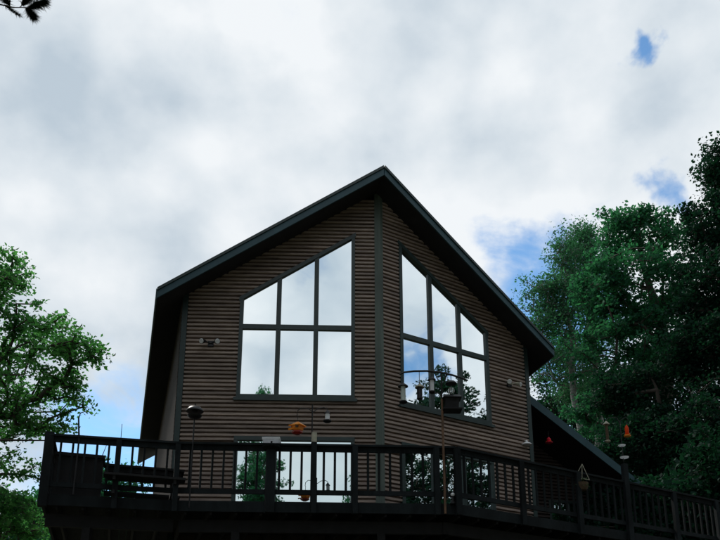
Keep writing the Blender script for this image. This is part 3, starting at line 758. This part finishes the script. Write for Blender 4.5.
def tree(name, label, base, top, blobs, nclump, per, lsize, leafm, barkm='bark', r0=.2, seed=1, csz=.5, group=None, cat='tree', extra=None, hollow=.35, flat=.5, aspect=.62):
    """blobs: (centre, (rx, ry, rz), weight); clumps of leaves fill the blobs, limbs reach every clump"""
    rng = np.random.default_rng(seed)
    base = np.array(base, float); top = np.array(top, float)
    t = thing(name, label, cat, tuple(base), group)
    nt = 14; tr = [base + (top-base)*i/nt + np.array([rng.normal()*.05*i**.5, rng.normal()*.05*i**.5, 0])*(1 if i else 0) for i in range(nt+1)]
    nodes = list(tr); par = [-1]+list(range(nt)); 
    w = np.array([b[2] for b in blobs], float); w /= w.sum()
    cl = []
    for _ in range(nclump):
        c_, r_, _w = blobs[rng.choice(len(blobs), p=w)]
        d = rng.normal(size=3); d /= np.linalg.norm(d); rad = (hollow + (1-hollow)*rng.random())**.6
        cl.append(np.array(c_, float) + d*rad*np.array(r_, float)*(rng.uniform(.7, 1.06) if rng.random() < .85 else rng.uniform(1.05, 1.35)))
    cl.sort(key=lambda q: min(np.linalg.norm(q-x) for x in tr))
    ends = []
    NA = np.array(nodes)
    for q in cl:
        d = NA - q; dist = np.sqrt((d**2).sum(1)) + np.maximum(0, NA[:, 2]-q[2])*1.2
        k = int(dist.argmin()); s_ = NA[k]; L_ = np.linalg.norm(q-s_); m_ = max(1, int(L_/.45)); prev = k
        new = []
        for i in range(1, m_+1):
            f = i/m_; p_ = s_ + (q-s_)*f + rng.normal(size=3)*.04*L_**.5; p_[2] += .10*L_*math.sin(math.pi*f)
            nodes.append(p_); par.append(prev); prev = len(nodes)-1; new.append(p_)
        ends.append(prev); NA = np.vstack([NA, np.array(new)])
    cnt = np.zeros(len(nodes))
    for e_ in ends: cnt[e_] += 1
    for i in range(len(nodes)-1, 0, -1): cnt[par[i]] += cnt[i]
    rad = r0*np.sqrt(np.maximum(cnt, .5)/nclump)*.9 + .006
    for i in range(nt+1): rad[i] = max(rad[i], r0*(1-i/nt)**.8*.9+.012)
    segs = [(nodes[par[i]], nodes[i], rad[par[i]] if par[i] <= nt and i <= nt else min(rad[par[i]], rad[i]*1.3), rad[i]) for i in range(1, len(nodes))]
    # twigs in every clump and leaves round them
    P = []
    for e_ in ends:
        c_ = nodes[e_]; cs = csz*rng.uniform(.6, 1.3)
        for q in range(3):
            d = rng.normal(size=3); d[2] *= .5; d *= cs*.7/np.linalg.norm(d); segs.append((c_, c_+d, .008, .003))
        n_ = int(per*rng.uniform(.5, 1.4)); g = np.clip(rng.normal(size=(n_, 3)), -1.7, 1.7)*np.array([cs, cs, cs*.5])*.55
        P.append(c_ + g)
    if extra: segs += extra
    link('trunk', limb_mesh('trunk', segs, 8), M[barkm], t)
    P = np.concatenate(P)
    tag(link('crown', leaf_mesh('crown', P, lsize, rng, flat, aspect), M[leafm], t), kind='stuff')
    return t
def B(px, py, Y, rx, ry, rz, w=1.0):
    return (tuple(at(px, py, Y)), (rx, ry, rz), w)
def gb(x, y): return (x, y, ground_z(x, y)-.2)

# maple left of the house
tb_ = at(-75, 480, 17.0)
ex = [(np.array(at(-60, 446, 16.4)), np.array(at(0, 440, 16.2)), .035, .025), (np.array(at(0, 440, 16.2)), np.array(at(47, 440.5, 16.0)), .025, .012)]
tree('maple_tree', 'leafy green maple leaning in at the left edge beside the deck', gb(tb_.x, 17.0), at(-45, 262, 17.2),
     [B(-45, 300, 17.2, 1.6, 2.0, 1.3, 1.2), B(4, 275, 17.0, .7, 1.2, .6, .6), B(35, 335, 16.8, 1.0, 1.4, .55, .9), B(78, 350, 16.4, .62, .9, .35, .35), B(20, 385, 17.2, 1.3, 1.6, .6, 1.2),
      B(70, 395, 17.2, .5, .8, .35, .25), B(-40, 400, 17.6, 1.8, 2.0, 1.6, 1.2), B(60, 425, 17.4, .6, .8, .22, .22), B(10, 425, 17.4, 1.2, 1.2, .25, .35), B(-5, 475, 17.8, 1.2, 1.4, .8, .35), B(10, 515, 17.8, 1.1, 1.2, .6, .9), B(-40, 520, 17.6, 1.5, 2, 1.0, .8)],
     440, 62, .10, 'maple_left', r0=.2, seed=3, csz=.30, extra=ex)
# right hand group
tree('aspen_tree', 'slender pale trunked aspen with airy crown just right of the roof corner', gb(8.3, 30), at(566, 250, 30),
     [B(566, 258, 30, .55, .8, 1.4, .7), B(560, 300, 30, 1.2, 1.3, 1.2, 1), B(540, 300, 30, 1.0, 1, .8, .6), B(548, 335, 30, 1.5, 1.4, 1.2, 1.0), B(560, 370, 30, 1.3, 1.3, .5, .4)],
     230, 70, .105, 'aspen', 'birch', r0=.13, seed=11, csz=.55)
tree('aspen_tree', 'taller pale trunked aspen standing between the airy aspen and the bright maple', gb(9.6, 31), at(583, 235, 31),
     [B(582, 245, 31, .55, .8, 1.0, .6), B(584, 285, 31, 1.1, 1.2, 1.6, 1.1), B(590, 340, 31, 1.5, 1.5, 1.5, 1.1), B(585, 395, 31, 1.2, 1.2, .7, .5)],
     240, 75, .11, 'aspen', 'birch', r0=.13, seed=12, csz=.55)
tree('maple_tree', 'broad bright green maple with rounded top at the centre of the right hand trees', gb(10.6, 27), at(645, 225, 27),
     [B(620, 235, 27, 1.0, 1.5, 1.0, .8), B(650, 235, 27, 1.5, 1.6, .9, 1), B(600, 290, 26.6, 1.1, 1.5, 1.2, 1), B(640, 290, 27, 2.0, 2.2, 1.4, 1.6), B(625, 345, 27, 2.0, 2.0, 1.3, 1.3), B(680, 330, 27.5, 2.0, 2, 1.8, 1.2), B(605, 415, 27.5, 1.4, 1.6, .7, .8), B(655, 370, 27, 1.5, 1.6, .8, .6)],
     400, 80, .145, 'maple', r0=.26, seed=13, csz=.44)
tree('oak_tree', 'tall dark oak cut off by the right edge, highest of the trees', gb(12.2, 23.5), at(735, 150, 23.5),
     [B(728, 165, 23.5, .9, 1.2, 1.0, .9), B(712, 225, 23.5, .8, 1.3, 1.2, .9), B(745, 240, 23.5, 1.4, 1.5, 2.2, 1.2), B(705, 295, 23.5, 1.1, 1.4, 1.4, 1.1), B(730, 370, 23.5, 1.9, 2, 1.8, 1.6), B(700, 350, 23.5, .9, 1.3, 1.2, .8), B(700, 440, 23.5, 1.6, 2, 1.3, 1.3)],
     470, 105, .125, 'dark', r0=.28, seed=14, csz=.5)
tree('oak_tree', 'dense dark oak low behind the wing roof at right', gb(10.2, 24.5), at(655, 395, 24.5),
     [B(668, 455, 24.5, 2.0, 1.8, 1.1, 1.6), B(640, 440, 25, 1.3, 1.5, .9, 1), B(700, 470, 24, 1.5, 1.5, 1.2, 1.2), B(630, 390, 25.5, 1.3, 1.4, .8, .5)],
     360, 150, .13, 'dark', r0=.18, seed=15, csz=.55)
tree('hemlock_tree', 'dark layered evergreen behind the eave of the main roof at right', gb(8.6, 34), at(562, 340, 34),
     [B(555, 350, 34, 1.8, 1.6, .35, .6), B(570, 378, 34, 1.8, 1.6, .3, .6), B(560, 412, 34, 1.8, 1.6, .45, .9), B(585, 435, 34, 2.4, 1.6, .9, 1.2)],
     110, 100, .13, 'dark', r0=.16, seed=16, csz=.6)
for i, (px, Y, top_y, sd_, lab) in enumerate((
        (640, 42, 340, 21, 'far dark tree filling the gaps behind the bright maple'),
        (700, 40, 300, 22, 'far dark tree glimpsed behind the tall oak at the right edge'),
        (590, 45, 380, 23, 'far dark tree low behind the two aspens'))):
    c_ = at(px, 440, Y); tp = at(px, top_y, Y); hh = tp.z-c_.z
    tree('oak_tree', lab, gb(c_.x, Y), tp, [((c_.x, Y, c_.z+hh*.6), (3.2, 2.5, hh*.45), 1), ((c_.x+1, Y, c_.z), (4, 2.5, hh*.5), 1.2)], 85, 90, .2, 'dark', r0=.25, seed=sd_, csz=.9)
# low tree tops far beyond the deck on the left
for i, (x, Y, h, sd_, lab) in enumerate(((-20.5, 62, 19.0, 31, 'far tree top seen low through the left railing beside the house'), (-27, 66, 18.0, 32, 'far tree seen behind the picnic table'), (-36, 64, 20.0, 33, 'far tree behind the maple at the left edge'))):
    g = ground_z(x, Y)
    tree('oak_tree', lab, gb(x, Y), (x, Y, g+h+3), [((x, Y, g+h-1), (3.4, 3, 2.4), 1), ((x+1, Y, g+h-5), (4.5, 3, 3), 1.3)], 180, 110, .3, 'maple', r0=.3, seed=sd_, csz=1.0)
# dense thicket behind the right end of the deck
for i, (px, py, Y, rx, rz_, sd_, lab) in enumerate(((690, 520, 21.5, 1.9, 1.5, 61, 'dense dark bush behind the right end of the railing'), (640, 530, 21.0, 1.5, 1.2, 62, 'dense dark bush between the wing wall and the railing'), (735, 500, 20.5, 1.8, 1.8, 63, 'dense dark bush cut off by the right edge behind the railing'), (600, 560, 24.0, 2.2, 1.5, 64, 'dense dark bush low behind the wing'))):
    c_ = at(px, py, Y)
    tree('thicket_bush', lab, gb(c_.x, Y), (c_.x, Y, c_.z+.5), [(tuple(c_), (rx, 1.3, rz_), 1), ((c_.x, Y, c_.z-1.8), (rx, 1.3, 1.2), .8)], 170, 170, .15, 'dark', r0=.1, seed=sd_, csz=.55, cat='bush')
# trees behind the viewer, seen in the glass
for x, Y, h, rx, sd_, lab in ((-3.5, -15, 17.6, 1.75, 41, 'leafy tree behind the viewer mirrored in the left half of the patio door'),
                             (-4.4, -19, 23.6, 1.0, 44, 'tall thin tree behind the viewer whose tip shows at the bottom of the left window'),
                             (-8.6, -17, 19.3, 2.4, 42, 'tree behind the viewer beyond the left edge of the mirrored view'),
                             (2.9, -15, 16.9, 1.9, 43, 'tree behind the viewer mirrored in the right side of the patio door')):
    g = ground_z(x, Y)
    tree('shore_tree', lab, gb(x, Y), (x, Y, g+h), [((x, Y, g+h-2.4), (rx*.8, rx*.6, 2.4), 1), ((x-.1, Y, g+h-6.5), (rx, rx*.8, 3.2), 1.5), ((x, Y, g+h-11), (rx*1.1, rx, 3), 1)], 230, 62, .18, 'maple', r0=.17, seed=sd_, csz=.42)
for x, y, h, rx, sd_, lab in ((24.5, 7.8, 19.8, 2.8, 51, 'tree out of frame at right mirrored in the left panes of the right window'),
                              (26.5, 11.0, 18.4, 2.0, 52, 'tree out of frame at right mirrored in the middle panes of the right window'),
                              (25.5, 4.2, 20.0, 2.6, 53, 'tree out of frame at right mirrored in the patio door of the right facet'),
                              (27.0, 12.6, 19.6, 2.6, 54, 'tree out of frame at right mirrored in the outer pane of the right window')):
    g = ground_z(x, y)
    tree('shore_tree', lab, gb(x, y), (x, y, g+h), [((x, y, g+h-2.8), (rx*.7, rx*.8, 2.6), 1), ((x, y, g+h-6.8), (rx*.95, rx*1.1, 3.0), 1.5), ((x, y, g+h-11.5), (rx*1.1, rx*1.3, 3.5), 2.2)], 330, 85, .19, 'dark', r0=.22, seed=sd_, csz=.55)
# unseen trees added round the clearing to shade the house from the low sky
ring = [(-26, 24), (-36, 22), (-47, 21), (-60, 19), (-76, 17), (14, 24), (23, 22), (33, 21), (44, 21), (53, 21), (93, 22), (-92, 17.5), (-106, 19.5)]
for i, (deg, dist) in enumerate(ring):
    a = math.radians(deg); x, y = O.x + math.sin(a)*dist, O.y - math.cos(a)*dist
    h = 27 + 3*math.sin(i*2.3); g = ground_z(x, y); rr = 3.6
    side = 'left' if deg < 0 else 'right'
    if i > 10: where = ('beside the deck', 'level with the house', 'behind the maple', 'beyond the rear of the house')[i-11]
    else: where = ['nearest the mirrored gap', 'second from the mirrored gap', 'third from the mirrored gap', 'fourth from the mirrored gap', 'fifth from the mirrored gap', 'last before the frame edge'][i if deg < 0 else i-5]
    tree('added_shade_tree', 'tall unseen tree added for shade on the %s, %s' % (side, where), gb(x, y), (x, y, g+h), [((x, y, g+h-4), (rr*.75, rr*.75, 4), 1), ((x, y, g+h-10), (rr, rr, 4.5), 1.5), ((x, y, g+h-16), (rr, rr, 4), 1.2)], 170, 60, .50, 'dark', r0=.3, seed=100+i, csz=1.1, group='unseen trees added for shade')

# pine whose branch tip hangs into the top left corner
rng = np.random.default_rng(77)
pb = gb(-5.2, 6.2); pine = thing('pine_tree', 'pine branch tip with dark needle tufts hanging in at the top left corner', 'tree', pb)
A = np.array([-5.2, 6.2, 7.4]); tips = [at(x, y, 6.0) for x, y in ((-60, -8), (-20, 3), (0, 4.5), (14, 7.5), (28, 7.5))]
segs = [(np.array(pb), np.array([-5.2, 6.2, 12.0]), .16, .05)]
pts = [np.array([-5.2, 6.2, 6.6])] + [np.array(q) for q in tips]
for a, b, r_ in zip(pts, pts[1:], (.022, .015, .010, .008, .006)): segs.append((a, b, r_, r_*.8))
tw = [(at(4, 5, 6.0), at(19, 15, 6.05)), (at(28, 7.5, 6), at(44, 3, 6)), (at(26, 7.5, 6), at(33, 16, 6)), (at(-20, 3, 6), at(-2, -4, 6.1)), (at(20, 7, 6), at(36, -8, 6)), (at(10, 6, 6), at(2, -6, 5.9))]
NE = []
def tuft(c_, d, n_, L_, spread):
    for _ in range(n_):
        v = d + rng.normal(size=3)*spread; v /= np.linalg.norm(v); NE.append((c_ + rng.normal(size=3)*.006, v*L_*rng.uniform(.6, 1.1)))
for a, b in tw:
    a, b = np.array(a), np.array(b); segs.append((a, b, .005, .003)); d = (b-a)/np.linalg.norm(b-a)
    thin = a is None or np.linalg.norm(b-np.array(at(19, 15, 6.05))) < .02
    for f in np.linspace(.15, 1, 16): tuft(a+(b-a)*f, d, 8 if thin else 60, .055 if thin else .085, .48)
for a in segs[4:6]: pass
link('trunk', limb_mesh('trunk', segs, 8), M['bark'], pine)
V, Fc = [], []
for c_, v in NE:
    s_ = np.cross(v, [0, 1, 0]); s_ = s_/(np.linalg.norm(s_)+1e-9)*.0024; k = len(V)
    V += [c_-s_, c_+s_, c_+v]; Fc.append((k, k+1, k+2))
    s2 = np.cross(v, s_); s2 = s2/(np.linalg.norm(s2)+1e-9)*.0024; k = len(V); V += [c_-s2, c_+s2, c_+v]; Fc.append((k, k+1, k+2))
me = bpy.data.meshes.new('needles'); me.from_pydata([tuple(map(float, v)) for v in V], [], Fc); me.update()
tag(link('needles', me, M['needle'], pine), kind='stuff')
